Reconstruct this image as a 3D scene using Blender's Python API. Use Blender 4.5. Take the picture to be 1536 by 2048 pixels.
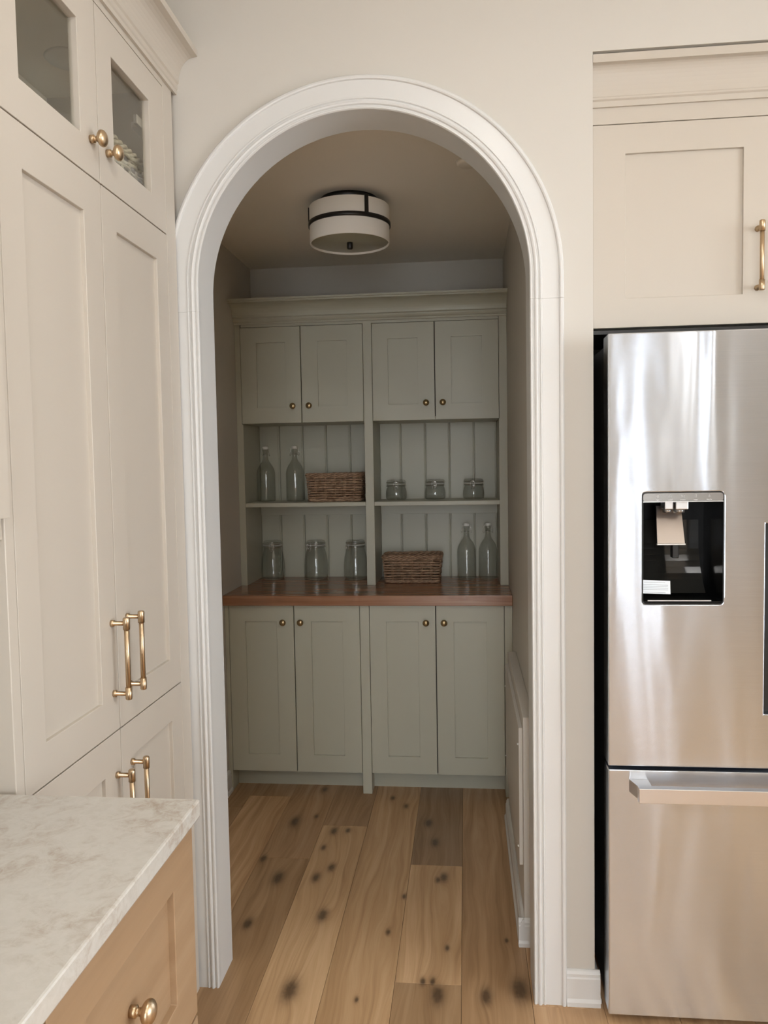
import bpy, bmesh, math, random
from mathutils import Vector, Matrix
random.seed(7)
S = bpy.context.scene
COL = S.collection
for o in list(bpy.data.objects): bpy.data.objects.remove(o)

# ------------------------------------------------------------------ camera
cam_d = bpy.data.cameras.new('camera'); cam = bpy.data.objects.new('camera', cam_d); COL.objects.link(cam)
CR = Vector((0.99471304, 0.1012223, -0.01732116)); CU = Vector((0.01135567, 0.0592163, 0.99818058)); CF = Vector((-0.10206383, 0.99309993, -0.05775378))
CP = Vector((0.22974, -2.16127, 1.48988))
M = Matrix.Identity(4)
for i in range(3): M[i][0], M[i][1], M[i][2], M[i][3] = CR[i], CU[i], -CF[i], CP[i]
cam.matrix_world = M
cam_d.sensor_fit = 'VERTICAL'; cam_d.sensor_height = 36; cam_d.sensor_width = 27; cam_d.lens = 1594.12/2048*36
cam_d.clip_start = .05; cam_d.clip_end = 200
S.camera = cam
# ------------------------------------------------------------------ light and exposure
S.view_settings.view_transform = 'Standard'; S.view_settings.look = 'None'
S.view_settings.gamma = 1; S.view_settings.use_curve_mapping = False
S.view_settings.exposure = -0.17
W = bpy.data.worlds.new('sky'); S.world = W; W.use_nodes = True
bg = W.node_tree.nodes['Background']; bg.inputs[0].default_value = (.93, .98, 1.04, 1); bg.inputs[1].default_value = 11.0
# invented windows out of view, placed and sized for matching daylight: (axis, position, lo, hi, z0, z1)
GUESSED_WINDOWS = [('rear', -5.2, -.25, .95, .1, 2.5), ('rear', -5.2, 1.70, 1.86, .06, 2.5), ('right', 3.6, -3.1, -.9, .8, 2.6)]
for side, p, a0, a1, z0, z1 in GUESSED_WINDOWS:
    L = bpy.data.lights.new('window_portal', 'AREA'); L.shape = 'RECTANGLE'; L.size = a1-a0; L.size_y = z1-z0
    L.cycles.is_portal = True
    lo = bpy.data.objects.new('window_portal', L); COL.objects.link(lo)
    if side == 'rear': lo.location = ((a0+a1)/2, p-.06, (z0+z1)/2); lo.rotation_euler = (math.pi/2, 0, math.pi)   # emits +Y
    else: lo.location = (p+.06, (a0+a1)/2, (z0+z1)/2); lo.rotation_euler = (math.pi/2, 0, math.pi/2)              # emits -X
S.cycles.max_bounces = 14; S.cycles.diffuse_bounces = 8; S.cycles.glossy_bounces = 6; S.cycles.transmission_bounces = 12; S.cycles.transparent_max_bounces = 12
S.cycles.sample_clamp_indirect = 6

# ------------------------------------------------------------------ materials
def lin(r, g, b):
    f = lambda c: (c/255/12.92) if c/255 <= .04045 else ((c/255+.055)/1.055)**2.4
    return (f(r), f(g), f(b), 1)
def mat(name, color=(.8,.8,.8,1), rough=.5, metal=0, **kw):
    m = bpy.data.materials.new(name); m.use_nodes = True
    b = m.node_tree.nodes['Principled BSDF']
    b.inputs['Base Color'].default_value = color; b.inputs['Roughness'].default_value = rough; b.inputs['Metallic'].default_value = metal
    for k, v in kw.items(): b.inputs[k].default_value = v
    return m
def nd(m, t, **kw):
    n = m.node_tree.nodes.new(t)
    for k, v in kw.items(): setattr(n, k, v)
    return n
def lk(m, a, b): m.node_tree.links.new(a, b)
def P(m): return m.node_tree.nodes['Principled BSDF']
def coords(m, scale, loc=(0,0,0), kind='Object'):
    tc = nd(m, 'ShaderNodeTexCoord'); mp = nd(m, 'ShaderNodeMapping')
    mp.inputs['Scale'].default_value = scale; mp.inputs['Location'].default_value = loc
    lk(m, tc.outputs[kind], mp.inputs[0]); return mp.outputs[0]
def noise(m, vec, scale=1, detail=3, rough=.5, dist=0):
    n = nd(m, 'ShaderNodeTexNoise'); n.inputs['Scale'].default_value = scale; n.inputs['Detail'].default_value = detail
    n.inputs['Roughness'].default_value = rough; n.inputs['Distortion'].default_value = dist; lk(m, vec, n.inputs['Vector']); return n.outputs['Fac']
def ramp(m, fac, stops):
    r = nd(m, 'ShaderNodeValToRGB'); e = r.color_ramp.elements
    while len(e) < len(stops): e.new(.5)
    for x, (p, c) in zip(e, stops): x.position = p; x.color = c
    lk(m, fac, r.inputs[0]); return r.outputs[0]
def bump(m, h, strength, dist=.001):
    b = nd(m, 'ShaderNodeBump'); b.inputs['Strength'].default_value = strength; b.inputs['Distance'].default_value = dist
    lk(m, h, b.inputs['Height']); lk(m, b.outputs[0], P(m).inputs['Normal'])
def mixc(m, fac, a, b, mode='MIX'):
    x = nd(m, 'ShaderNodeMix', data_type='RGBA', blend_type=mode)
    for s, v in ((x.inputs[0], fac), (x.inputs[6], a), (x.inputs[7], b)):
        if hasattr(v, 'is_output'): lk(m, v, s)
        else: s.default_value = v
    return x.outputs[2]
def math_(m, op, a, b=0.0, c=None):
    x = nd(m, 'ShaderNodeMath', operation=op)
    for s, v in zip(x.inputs, (a, b, c)):
        if v is None: continue
        if hasattr(v, 'is_output'): lk(m, v, s)
        else: s.default_value = v
    return x.outputs[0]

def paint(name, col, rough=.45, amt=.03, brush=(140, 140, 140)):
    m = mat(name, col, rough)
    f = noise(m, coords(m, (3, 3, 3)), 1, 2)
    c2 = tuple(min(1, x*(1-amt)) for x in col[:3])+(1,)
    lk(m, mixc(m, f, col, c2), P(m).inputs['Base Color'])
    bump(m, noise(m, coords(m, brush), 1, 2), .04, .0005)
    return m
WALL = paint('wall_paint', lin(199, 195, 187), .6)
CEIL = paint('ceiling_paint', lin(240, 235, 224), .7)
TRIM = paint('trim_paint', lin(210, 210, 208), .35)
GREIGE = paint('greige_paint', lin(191, 183, 171), .38)
SAGE = paint('sage_paint', lin(178, 177, 161), .4)
INSIDE = mat('cabinet_interior', lin(234, 227, 213), .6)
DARK = mat('black_plastic', (.012, .012, .011, 1), .35)
GAP_SHADE = mat('gap_shade_carcass', (.05, .05, .042, 1), .8)  # near-black stands in for the shade inside the door gaps
BRASS = mat('champagne_brass', (.56, .42, .27, 1), .34, 1)
BRONZE = mat('antique_brass', (.40, .30, .17, 1), .28, 1)
WIRE = mat('steel_wire', (.75, .74, .72, 1), .2, 1)
CERAMIC = mat('white_ceramic', (.75, .74, .70, 1), .3)
SHADE = mat('white_fabric_shade', lin(246, 243, 236), .8)
DIFF = mat('frosted_diffuser', lin(158, 155, 135), .35)
BLACKM = mat('black_metal', (.01, .0085, .008, 1), .4)
GLASS = mat('clear_glass', (.96, .98, .97, 1), .0, 0, **{'Transmission Weight': 1.0, 'IOR': 1.46})

def pane_mat():
    m = bpy.data.materials.new('window_glass'); m.use_nodes = True; nt = m.node_tree
    for n in list(nt.nodes): nt.nodes.remove(n)
    out = nd(m, 'ShaderNodeOutputMaterial'); tr = nd(m, 'ShaderNodeBsdfTransparent'); gl = nd(m, 'ShaderNodeBsdfGlossy'); fr = nd(m, 'ShaderNodeFresnel'); mx = nd(m, 'ShaderNodeMixShader')
    tr.inputs[0].default_value = (.95, .955, .93, 1); gl.inputs['Roughness'].default_value = .01; ge = nd(m, 'ShaderNodeNewGeometry')
    mr = nd(m, 'ShaderNodeMapRange'); mr.inputs[3].default_value = 1.52; mr.inputs[4].default_value = 1/1.52; lk(m, ge.outputs['Backfacing'], mr.inputs[0]); lk(m, mr.outputs[0], fr.inputs[0])
    lk(m, fr.outputs[0], mx.inputs[0]); lk(m, tr.outputs[0], mx.inputs[1]); lk(m, gl.outputs[0], mx.inputs[2]); lk(m, mx.outputs[0], out.inputs[0])
    return m
PANE = pane_mat()
GLASS = pane_mat(); GLASS.name = 'clear_glass'
GLASS.node_tree.nodes['Transparent BSDF'].inputs[0].default_value = (.945, .95, .945, 1)

def steel():
    m = mat('brushed_stainless', (.60, .595, .59, 1), .2, 1)
    P(m).inputs['Anisotropic'].default_value = 1.0
    tg = nd(m, 'ShaderNodeTangent', direction_type='RADIAL', axis='Z'); lk(m, tg.outputs[0], P(m).inputs['Tangent'])
    P(m).inputs['Anisotropic Rotation'].default_value = .25
    big = noise(m, coords(m, (7, 7, 1.1)), 1, 1.5, .4, .4)
    fine = noise(m, coords(m, (6, 6, 900)), 1, 2)
    b1 = nd(m, 'ShaderNodeBump'); b1.inputs['Strength'].default_value = .7; b1.inputs['Distance'].default_value = .008; lk(m, big, b1.inputs['Height'])
    b2 = nd(m, 'ShaderNodeBump'); b2.inputs['Strength'].default_value = .05; b2.inputs['Distance'].default_value = .0005; lk(m, fine, b2.inputs['Height']); lk(m, b1.outputs[0], b2.inputs['Normal'])
    lk(m, b2.outputs[0], P(m).inputs['Normal'])
    lk(m, mixc(m, fine, (.62, .675, .755, 1), (.72, .775, .855, 1)), P(m).inputs['Base Color'])
    return m
STEEL = steel()
SATIN = mat('satin_aluminium', (.72, .71, .70, 1), .32, 1)
PANELGREY = mat('silver_control_panel', (.36, .355, .345, 1), .22, .8)
FRSIDE = mat('graphite_side', (.035, .034, .032, 1), .4, .3)
BLACKGLOSS = mat('black_gloss_plastic', (.005, .005, .005, 1), .22, 0, **{'Specular IOR Level': .2})
PADDLE = mat('paddle_steel', (.46, .41, .37, 1), .32, 1)
STICKER = mat('white_sticker', lin(215, 222, 228), .5)
PRINT = mat('grey_print', lin(120, 125, 130), .6)
ICON = mat('white_print', lin(225, 225, 222), .5)

KNOTS = [(-.465,.601,.035),(-.26,.375,.030),(-.285,-.008,.040),(.135,.002,.032),(.271,.006,.028),(.367,.042,.042),(.136,.646,.024),(.115,.627,.016),(.06,1.082,.028),(.094,.911,.026),
         (-.501,1.06,.034),(-.283,.689,.022),(-.322,.984,.024),(-.34,.841,.016),(-.496,.309,.026),(.157,.224,.012),(-.033,.295,.012),(.002,.508,.012),(-.433,1.398,.022),(-.11,1.322,.016),
         (-.419,1.114,.014),(-.09,-.034,.010),(.09,.058,.014),(.119,.06,.014),(.341,.276,.010),(-.327,.614,.024),(-.266,.992,.016),(-.554,.739,.020),(-.045,1.24,.018)]
def oak_floor():
    m = mat('oak_planks', (.4,.25,.13,1), .42)
    geo = nd(m, 'ShaderNodeNewGeometry'); inf = nd(m, 'ShaderNodeObjectInfo')
    sep = nd(m, 'ShaderNodeSeparateXYZ'); lk(m, geo.outputs['Position'], sep.inputs[0])
    x, y = sep.outputs[0], sep.outputs[1]
    # knots: dark hearts with a halo that also bends the grain
    tot = None; halo = None
    for kx, ky, kr in KNOTS:
        dx = math_(m, 'DIVIDE', math_(m, 'SUBTRACT', x, kx), kr*.62); dy = math_(m, 'DIVIDE', math_(m, 'SUBTRACT', y, ky), kr*1.35)
        r2 = math_(m, 'ADD', math_(m, 'MULTIPLY', dx, dx), math_(m, 'MULTIPLY', dy, dy))
        g = math_(m, 'EXPONENT', math_(m, 'MULTIPLY', r2, -1.1))
        h = math_(m, 'DIVIDE', 1.0, math_(m, 'ADD', 1.0, r2))
        tot = g if tot is None else math_(m, 'MAXIMUM', tot, g)
        halo = h if halo is None else math_(m, 'ADD', halo, h)
    cmb = nd(m, 'ShaderNodeCombineXYZ')
    off = math_(m, 'MULTIPLY', inf.outputs['Random'], 37.0)
    warp = math_(m, 'MULTIPLY', noise(m, coords(m, (9, 1.6, 1), kind='Object'), 1, 2), .10)
    gx = math_(m, 'ADD', math_(m, 'ADD', x, math_(m, 'MULTIPLY', halo, .030)), warp)
    lk(m, math_(m, 'ADD', math_(m, 'MULTIPLY', gx, 46), off), cmb.inputs[0]); lk(m, math_(m, 'ADD', math_(m, 'MULTIPLY', y, 1.3), off), cmb.inputs[1]); lk(m, off, cmb.inputs[2])
    grain = noise(m, cmb.outputs[0], 1, 4, .6, .3)
    cm2 = nd(m, 'ShaderNodeCombineXYZ'); lk(m, math_(m, 'MULTIPLY', gx, 420), cm2.inputs[0]); lk(m, math_(m, 'MULTIPLY', y, 9), cm2.inputs[1]); lk(m, off, cm2.inputs[2])
    fine = noise(m, cm2.outputs[0], 1, 3, .6)
    cm3 = nd(m, 'ShaderNodeCombineXYZ'); lk(m, math_(m, 'ADD', math_(m, 'MULTIPLY', gx, 9), off), cm3.inputs[0]); lk(m, math_(m, 'ADD', math_(m, 'MULTIPLY', y, .9), off), cm3.inputs[1])
    broad = noise(m, cm3.outputs[0], 1, 2, .5, .6)
    base = ramp(m, grain, [(.25, (.38,.235,.125,1)), (.48, (.54,.35,.195,1)), (.72, (.64,.44,.265,1))])
    base = mixc(m, math_(m, 'MULTIPLY', fine, .5), base, mixc(m, 1.0, base, (.72,.66,.58,1), 'MULTIPLY'))
    base = mixc(m, ramp(m, broad, [(.42,(0,0,0,1)),(.7,(.55,.55,.55,1))]), base, mixc(m, 1.0, base, (.66,.60,.52,1), 'MULTIPLY'))
    base = mixc(m, 1.0, base, inf.outputs['Color'], 'MULTIPLY')
    hal = math_(m, 'MINIMUM', math_(m, 'MULTIPLY', halo, .42), .7)
    base = mixc(m, hal, base, mixc(m, 1.0, base, (.55,.47,.38,1), 'MULTIPLY'))
    kn = math_(m, 'MULTIPLY', tot, math_(m, 'ADD', .55, math_(m, 'MULTIPLY', noise(m, coords(m, (90, 60, 1)), 1, 2), .8)))
    kn = math_(m, 'MINIMUM', kn, .80)
    base = mixc(m, kn, base, (.055,.032,.018,1))
    lk(m, base, P(m).inputs['Base Color'])
    lk(m, ramp(m, grain, [(.3,(.5,.5,.5,1)),(.7,(.36,.36,.36,1))]), P(m).inputs['Roughness'])
    bump(m, fine, .12, .0006)
    return m
OAK = oak_floor()
def wood(name, c0, c1, c2, scale, rough, along='X', fine_amt=.35, bumpv=.1):
    m = mat(name, c1, rough)
    sc = {'X': (1.2, 26, 26), 'Y': (26, 1.2, 26), 'Z': (26, 26, 1.2)}[along]
    sc = tuple(s*scale for s in sc)
    w = noise(m, coords(m, tuple(s*.25 for s in sc)), 1, 2)
    g = noise(m, coords(m, sc), 1, 4, .6, 1.2)
    f = noise(m, coords(m, tuple(s*7 for s in sc)), 1, 2)
    base = ramp(m, math_(m, 'ADD', math_(m, 'MULTIPLY', g, .7), math_(m, 'MULTIPLY', w, .3)), [(.3, c0), (.5, c1), (.7, c2)])
    base = mixc(m, math_(m, 'MULTIPLY', f, fine_amt), base, mixc(m, 1.0, base, (.6,.55,.5,1), 'MULTIPLY'))
    lk(m, base, P(m).inputs['Base Color']); bump(m, f, bumpv, .0005)
    return m
WALNUT = wood('walnut_worktop', (.19,.088,.046,1), (.33,.16,.088,1), (.47,.26,.155,1), 1.0, .22, 'X')
WOAK = wood('white_oak_drawers', (.28,.18,.10,1), (.335,.22,.125,1), (.38,.26,.155,1), .6, .45, 'Y', .2)
def quartz():
    m = mat('quartz', (.7,.68,.62,1), .18)
    v = coords(m, (1,1,1))
    n1 = noise(m, v, 17, 5, .65, 1.4); n2 = noise(m, v, 60, 4, .7, .8); n3 = noise(m, v, 3.4, 3, .6, .8)
    pat = math_(m, 'MULTIPLY', ramp(m, n3, [(.36,(0,0,0,1)),(.58,(1,1,1,1))]), ramp(m, n1, [(.43,(0,0,0,1)),(.60,(1,1,1,1))]))
    pat = math_(m, 'MULTIPLY', pat, ramp(m, n2, [(.35,(.2,.2,.2,1)),(.65,(1,1,1,1))]))
    base = mixc(m, n2, (.56,.545,.505,1), (.48,.46,.415,1))
    base = mixc(m, math_(m, 'MULTIPLY', pat, .62), base, (.31,.235,.165,1))
    lk(m, base, P(m).inputs['Base Color'])
    return m
QUARTZ = quartz()
def wicker(name, a, b):
    m = mat(name, a, .6)
    f = noise(m, coords(m, (60, 60, 160)), 1, 3)
    lk(m, ramp(m, f, [(.35, a), (.65, b)]), P(m).inputs['Base Color'])
    return m
WICK = wicker('brown_willow', (.20,.115,.068,1), (.46,.31,.20,1))
WICKP = wicker('pale_willow', (.42,.36,.26,1), (.60,.54,.42,1))

# ------------------------------------------------------------------ mesh helpers
class MB:
    def __init__(s): s.v = []; s.f = []; s.sm = []
    def add(s, vs, fs, smooth=False):
        o = len(s.v); s.v += [tuple(v) for v in vs]; s.f += [tuple(i+o for i in f) for f in fs]; s.sm += [smooth]*len(fs); return s
    def box(s, x0, x1, y0, y1, z0, z1):
        x0, x1 = min(x0,x1), max(x0,x1); y0, y1 = min(y0,y1), max(y0,y1); z0, z1 = min(z0,z1), max(z0,z1)
        return s.add([(x0,y0,z0),(x1,y0,z0),(x1,y1,z0),(x0,y1,z0),(x0,y0,z1),(x1,y0,z1),(x1,y1,z1),(x0,y1,z1)],
                     [(0,3,2,1),(4,5,6,7),(0,1,5,4),(1,2,6,5),(2,3,7,6),(3,0,4,7)])
    def tube(s, path, r, n=10, closed=False, caps=True, smooth=True):
        path = [Vector(p) for p in path]; N = len(path)
        rs = r if isinstance(r, (list, tuple)) else [r]*N
        t0 = (path[1]-path[0]).normalized()
        up = Vector((0,0,1)) if abs(t0.z) < .9 else Vector((1,0,0))
        nrm = (up - t0*up.dot(t0)).normalized(); vs = []; tp = t0
        for i, p in enumerate(path):
            if closed: t = (path[(i+1) % N]-path[i-1])
            else: t = path[min(i+1, N-1)]-path[max(i-1, 0)]
            t = t.normalized() if t.length > 1e-9 else tp
            nrm = (nrm - t*nrm.dot(t)); nrm = nrm.normalized() if nrm.length > 1e-6 else Vector((1,0,0)); tp = t
            b = t.cross(nrm)
            for k in range(n):
                a = 2*math.pi*k/n; vs.append(p + (nrm*math.cos(a)+b*math.sin(a))*rs[i])
        fs = []
        for i in range(N if closed else N-1):
            j = (i+1) % N
            for k in range(n): fs.append((i*n+k, i*n+(k+1) % n, j*n+(k+1) % n, j*n+k))
        s.add(vs, fs, smooth)
        if caps and not closed:
            o = len(s.v)-len(vs)
            s.f += [tuple(o+k for k in range(n-1,-1,-1)), tuple(o+(N-1)*n+k for k in range(n))]; s.sm += [False, False]
        return s
    def lathe(s, prof, n=32, c=(0,0,0), closed=False):
        # prof: (r, z) about a vertical axis through c
        vs = []; idx = []
        for r, z in prof:
            if r < 1e-6: idx.append([len(vs)]*n); vs.append((c[0], c[1], c[2]+z))
            else:
                idx.append(list(range(len(vs), len(vs)+n)))
                vs += [(c[0]+r*math.cos(2*math.pi*k/n), c[1]+r*math.sin(2*math.pi*k/n), c[2]+z) for k in range(n)]
        fs = []; m = len(prof)
        for i in range(m if closed else m-1):
            a, b = idx[i], idx[(i+1) % m]
            for k in range(n):
                q = [a[k], a[(k+1) % n], b[(k+1) % n], b[k]]; q2 = []
                for t in q:
                    if t not in q2: q2.append(t)
                if len(q2) > 2: fs.append(tuple(q2))
        return s.add(vs, fs, True)
    def sweep(s, rings, closed_prof=True, smooth=False, caps=True):
        n = len(rings[0]); vs = [p for r in rings for p in r]; fs = []
        for i in range(len(rings)-1):
            for k in range(n if closed_prof else n-1): fs.append((i*n+k, i*n+(k+1) % n, (i+1)*n+(k+1) % n, (i+1)*n+k))
        if caps: fs += [tuple(range(n-1,-1,-1)), tuple((len(rings)-1)*n+k for k in range(n))]
        return s.add(vs, fs, smooth)
    def build(s, name, material, parent=None, bevel=0, base=None, kind=None, label=None, autosmooth=False):
        off = Vector((0,0,0))
        if base is not None: off = Vector(base)
        elif parent is not None: off = Vector(parent.get('_b', (0,0,0)))
        me = bpy.data.meshes.new(name)
        me.from_pydata([tuple(Vector(v)-off) for v in s.v], [], s.f)
        bm = bmesh.new(); bm.from_mesh(me); bmesh.ops.recalc_face_normals(bm, faces=bm.faces); bm.to_mesh(me); bm.free()
        me.polygons.foreach_set('use_smooth', s.sm)
        me.materials.append(material); me.update()
        o = bpy.data.objects.new(name, me); COL.objects.link(o)
        if parent is not None: o.parent = parent
        else: o.location = off
        o['_b'] = tuple(off)
        if bevel:
            b = o.modifiers.new('bevel', 'BEVEL'); b.width = bevel; b.segments = 2; b.limit_method = 'ANGLE'; b.angle_limit = math.radians(40)
            b.harden_normals = False
        if kind: o['kind'] = kind
        if label: o['label'] = label
        return o
def thing(name, label, cat, loc=(0,0,0), group=None):
    o = bpy.data.objects.new(name, None); COL.objects.link(o); o.location = loc; o.empty_display_size = .05
    o['label'] = label; o['category'] = cat; o['_b'] = tuple(loc)
    if group: o['group'] = group
    return o
def tag(o, label, cat, group=None):
    o['label'] = label; o['category'] = cat
    if group: o['group'] = group
    return o
def struct(mb, name, m, bevel=0, base=None):
    return mb.build(name, m, None, bevel, base, 'structure')
def copy_tree(o, parent=None):
    c = o.copy(); COL.objects.link(c); c.parent = parent
    for ch in list(o.children): copy_tree(ch, c)
    return c
# faces: a = along, b = up, n = out of the face
def FY(y): return lambda a, b, n: (a, y-n, b)        # faces the camera side (-Y)
def FX(x): return lambda a, b, n: (x+n, a, b)        # faces +X
def fbox(mb, F, a0, a1, b0, b1, n0, n1):
    p, q = F(a0, b0, n0), F(a1, b1, n1); return mb.box(p[0], q[0], p[1], q[1], p[2], q[2])
def framed(F, a0, a1, b0, b1, p0, p1, q0, q1, n0, n1):
    """a ring-shaped leaf (stiles and rails) around an opening p0..p1 x q0..q1"""
    A = [a0, p0, p1, a1]; B = [b0, q0, q1, b1]; mb = MB()
    vs = [F(a, b, n) for n in (n1, n0) for b in B for a in A]; fs = []
    I = lambda i, j, k: k*16+j*4+i
    for i in range(3):
        for j in range(3):
            if i == 1 and j == 1: continue
            fs.append((I(i,j,0), I(i+1,j,0), I(i+1,j+1,0), I(i,j+1,0))); fs.append((I(i,j,1), I(i,j+1,1), I(i+1,j+1,1), I(i+1,j,1)))
    for i in range(3):
        fs.append((I(i,0,0), I(i,0,1), I(i+1,0,1), I(i+1,0,0))); fs.append((I(i,3,0), I(i+1,3,0), I(i+1,3,1), I(i,3,1)))
        fs.append((I(0,i,0), I(0,i+1,0), I(0,i+1,1), I(0,i,1))); fs.append((I(3,i,0), I(3,i,1), I(3,i+1,1), I(3,i+1,0)))
    fs += [(I(1,1,0), I(2,1,0), I(2,1,1), I(1,1,1)), (I(1,2,0), I(1,2,1), I(2,2,1), I(2,2,0)), (I(1,1,0), I(1,1,1), I(1,2,1), I(1,2,0)), (I(2,1,0), I(2,2,0), I(2,2,1), I(2,1,1))]
    return mb.add(vs, fs)
def knob(F, a, b, parent, m, s=1.0, label=None):
    prof = [(0,.0085),(.009,.0085),(.0095,.0075),(.0105,.006),(.013,.0055),(.0165,.007),(.0185,.0115),(.021,.015),(.0245,.0172),(.028,.0172),(.031,.0155),(.034,.0118),(.036,.0065),(.0368,.0015)]
    mb = MB(); mb.tube([F(a, b, n*s) for n, r in prof], [r*s for n, r in prof], 20)
    return mb.build('knob', m, parent, label=label)
def handle(F, a, b0, b1, parent, m, label=None):
    mb = MB()
    for b in (b0, b1):
        mb.tube([F(a, b, n) for n in (0, .007, .0075, .034)], [.0075, .0075, .005, .005], 14)
    mb.tube([F(a, b, .035) for b in (b0-.012, b1+.012)], .0056, 16)
    for b, sg in ((b0, -1), (b1, 1)):
        mb.tube([F(a, b-sg*.014, .035), F(a, b+sg*.011, .035), F(a, b+sg*.013, .035)], [.0074, .0074, .0058], 16)
    return mb.build('handle', m, parent, label=label)
def shaker(F, parent, name, a0, a1, b0, b1, p0, p1, q0, q1, m, th=.02, rec=.007, gap=.0015, bev=.0012, front=0.0, label=None):
    d = framed(F, a0+gap, a1-gap, b0+gap, b1-gap, p0, p1, q0, q1, front-th, front).build(name, m, parent, bev, label=label)
    mb = MB(); fbox(mb, F, p0-.006, p1+.006, q0-.006, q1+.006, front-th+.004, front-rec); mb.build('panel', m, d)
    return d

# ------------------------------------------------------------------ the room
XL, XR, YB, ZC = -.8745, 3.6, -5.2, 2.9
xli, xri, zs, T = -.491, .403, 1.985, .118
xc, R = (xli+xri)/2, (xri-xli)/2
XWE = .568                       # end of the arch wall, beside the refrigerator
PXR, PYB, PZC = .4297, 1.965, 2.523
ARC = [(xc-R*math.cos(math.pi*k/64), zs+R*math.sin(math.pi*k/64)) for k in range(65)]
bd = [(xli, 0)]+ARC+[(xri, 0)]
# wall with the arched opening
mb = MB()
for y in (0, T):
    mb.add([(XL,y,0),(xli,y,0),(xli,y,zs),(XL,y,zs)], [(0,1,2,3)]); mb.add([(xri,y,0),(XWE,y,0),(XWE,y,zs),(xri,y,zs)], [(0,1,2,3)])
    mb.add([(XL,y,zs),(xli,y,zs),(xli,y,ZC),(XL,y,ZC)], [(0,1,2,3)]); mb.add([(xri,y,zs),(XWE,y,zs),(XWE,y,ZC),(xri,y,ZC)], [(0,1,2,3)])
    for (xa, za), (xb, zb) in zip(ARC[:-1], ARC[1:]): mb.add([(xa,y,za),(xb,y,zb),(xb,y,ZC),(xa,y,ZC)], [(0,1,2,3)])
for x in (XL, XWE): mb.add([(x,0,0),(x,T,0),(x,T,ZC),(x,0,ZC)], [(0,1,2,3)])
struct(mb, 'wall_arch', WALL)
mb = MB()                         # smooth jamb lining of the arch
vs = [p for x, z in bd for p in ((x, -.001, z), (x, T+.001, z))]
vs2 = [p for x, z in [(xli-.004,0)]+[(xc-(R+.004)*math.cos(math.pi*k/64), zs+(R+.004)*math.sin(math.pi*k/64)) for k in range(65)]+[(xri+.004,0)] for p in ((x,-.001,z),(x,T+.001,z))]
n = len(bd)
mb.add(vs, [(2*i, 2*i+2, 2*i+3, 2*i+1) for i in range(n-1)], True)
struct(mb, 'trim_arch_jamb', TRIM)
# casing: two legs and a bent arch piece
PROF = [(0,0),(0,.013),(.002,.0165),(.0055,.0165),(.0075,.0135),(.010,.0135),(.012,.018),(.0155,.0195),(.019,.018),(.021,.0135),(.0235,.0135),(.0255,.017),(.0285,.017),(.030,.0145),
        (.070,.0145),(.0715,.019),(.0745,.0205),(.079,.0195),(.082,.016),(.082,0)]
PROF = [(u*1.07, h) for u, h in PROF]
def ring(x, z, nx, nz): return [(x+u*nx, -h, z+u*nz) for u, h in PROF]
cas = struct(MB().sweep([ring(xli, z, -1, 0) for z in (0, 1.92)]), 'trim_arch_casing', TRIM)
MB().sweep([ring(xri, z, 1, 0) for z in (0, 1.92)]).build('leg', TRIM, cas)
rr = [ring(xli, 1.9205, -1, 0)]+[ring(x, z, (x-xc)/R, (z-zs)/R) for x, z in ARC]+[ring(xri, 1.9205, 1, 0)]
ap = MB().sweep(rr).build('arch_piece', TRIM, cas)
# other walls
struct(MB().box(XL-.12, XL, YB-.12, PYB+.12, 0, ZC), 'wall_left', WALL)
struct(MB().box(XL, PXR, PYB, PYB+.12, 0, ZC), 'wall_pantry_back', WALL)
struct(MB().box(PXR, XWE, T, PYB+.12, 0, ZC), 'wall_pantry_right', WALL)
struct(MB().box(XWE, XR, 0, T, 2.545, ZC).box(1.56, XR, 0, T, 0, 2.545), 'wall_front', WALL)
struct(MB().box(XWE, 1.62, .80, .9, 0, ZC).box(1.56, 1.62, T, .80, 0, ZC), 'wall_alcove', WALL)
struct(MB().box(XL, XR, YB, T, ZC, ZC+.1), 'ceiling', CEIL)
struct(MB().box(XL, PXR, T, PYB, PZC, PZC+.08), 'ceiling_pantry', CEIL)
def wall_with_openings(F, lo, hi, ops, name, trimn):
    mb = MB(); edges = sorted([(a0, a1, z0, z1) for a0, a1, z0, z1 in ops]); cur = lo
    for a0, a1, z0, z1 in edges:
        fbox(mb, F, cur, a0, 0, ZC, -.12, 0); fbox(mb, F, a0, a1, 0, z0, -.12, 0); fbox(mb, F, a0, a1, z1, ZC, -.12, 0); cur = a1
    fbox(mb, F, cur, hi, 0, ZC, -.12, 0)
    struct(mb, name, WALL)
    for i, (a0, a1, z0, z1) in enumerate(edges):
        fr = framed(F, a0-.09, a1+.09, z0-.05, z1+.09, a0, a1, z0, z1, .0005, .022).build('window_%d' % (trimn+i), TRIM, None, .003, kind='structure')  # frame around an invented, unseen opening
        mid = (a0+a1)/2
        fbox(MB(), F, mid-.03, mid+.03, z0, z1, -.09, -.04).build('mullion', TRIM, fr)
Frear = lambda a, b, n: (a, YB+n, b)
Fright = lambda a, b, n: (XR-n, a, b)
wall_with_openings(Frear, XL, XR, [w[2:] for w in GUESSED_WINDOWS if w[0] == 'rear'], 'wall_rear', 1)
wall_with_openings(Fright, YB, T, [w[2:] for w in GUESSED_WINDOWS if w[0] == 'right'], 'wall_right', 3)
struct(MB().box(-12, 16, -30, YB-.12, -.2, -.12).box(XR+.12, 16, YB-.12, 8, -.2, -.12), 'ground', mat('paved_ground', (.75,.74,.72,1), .9))
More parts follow.
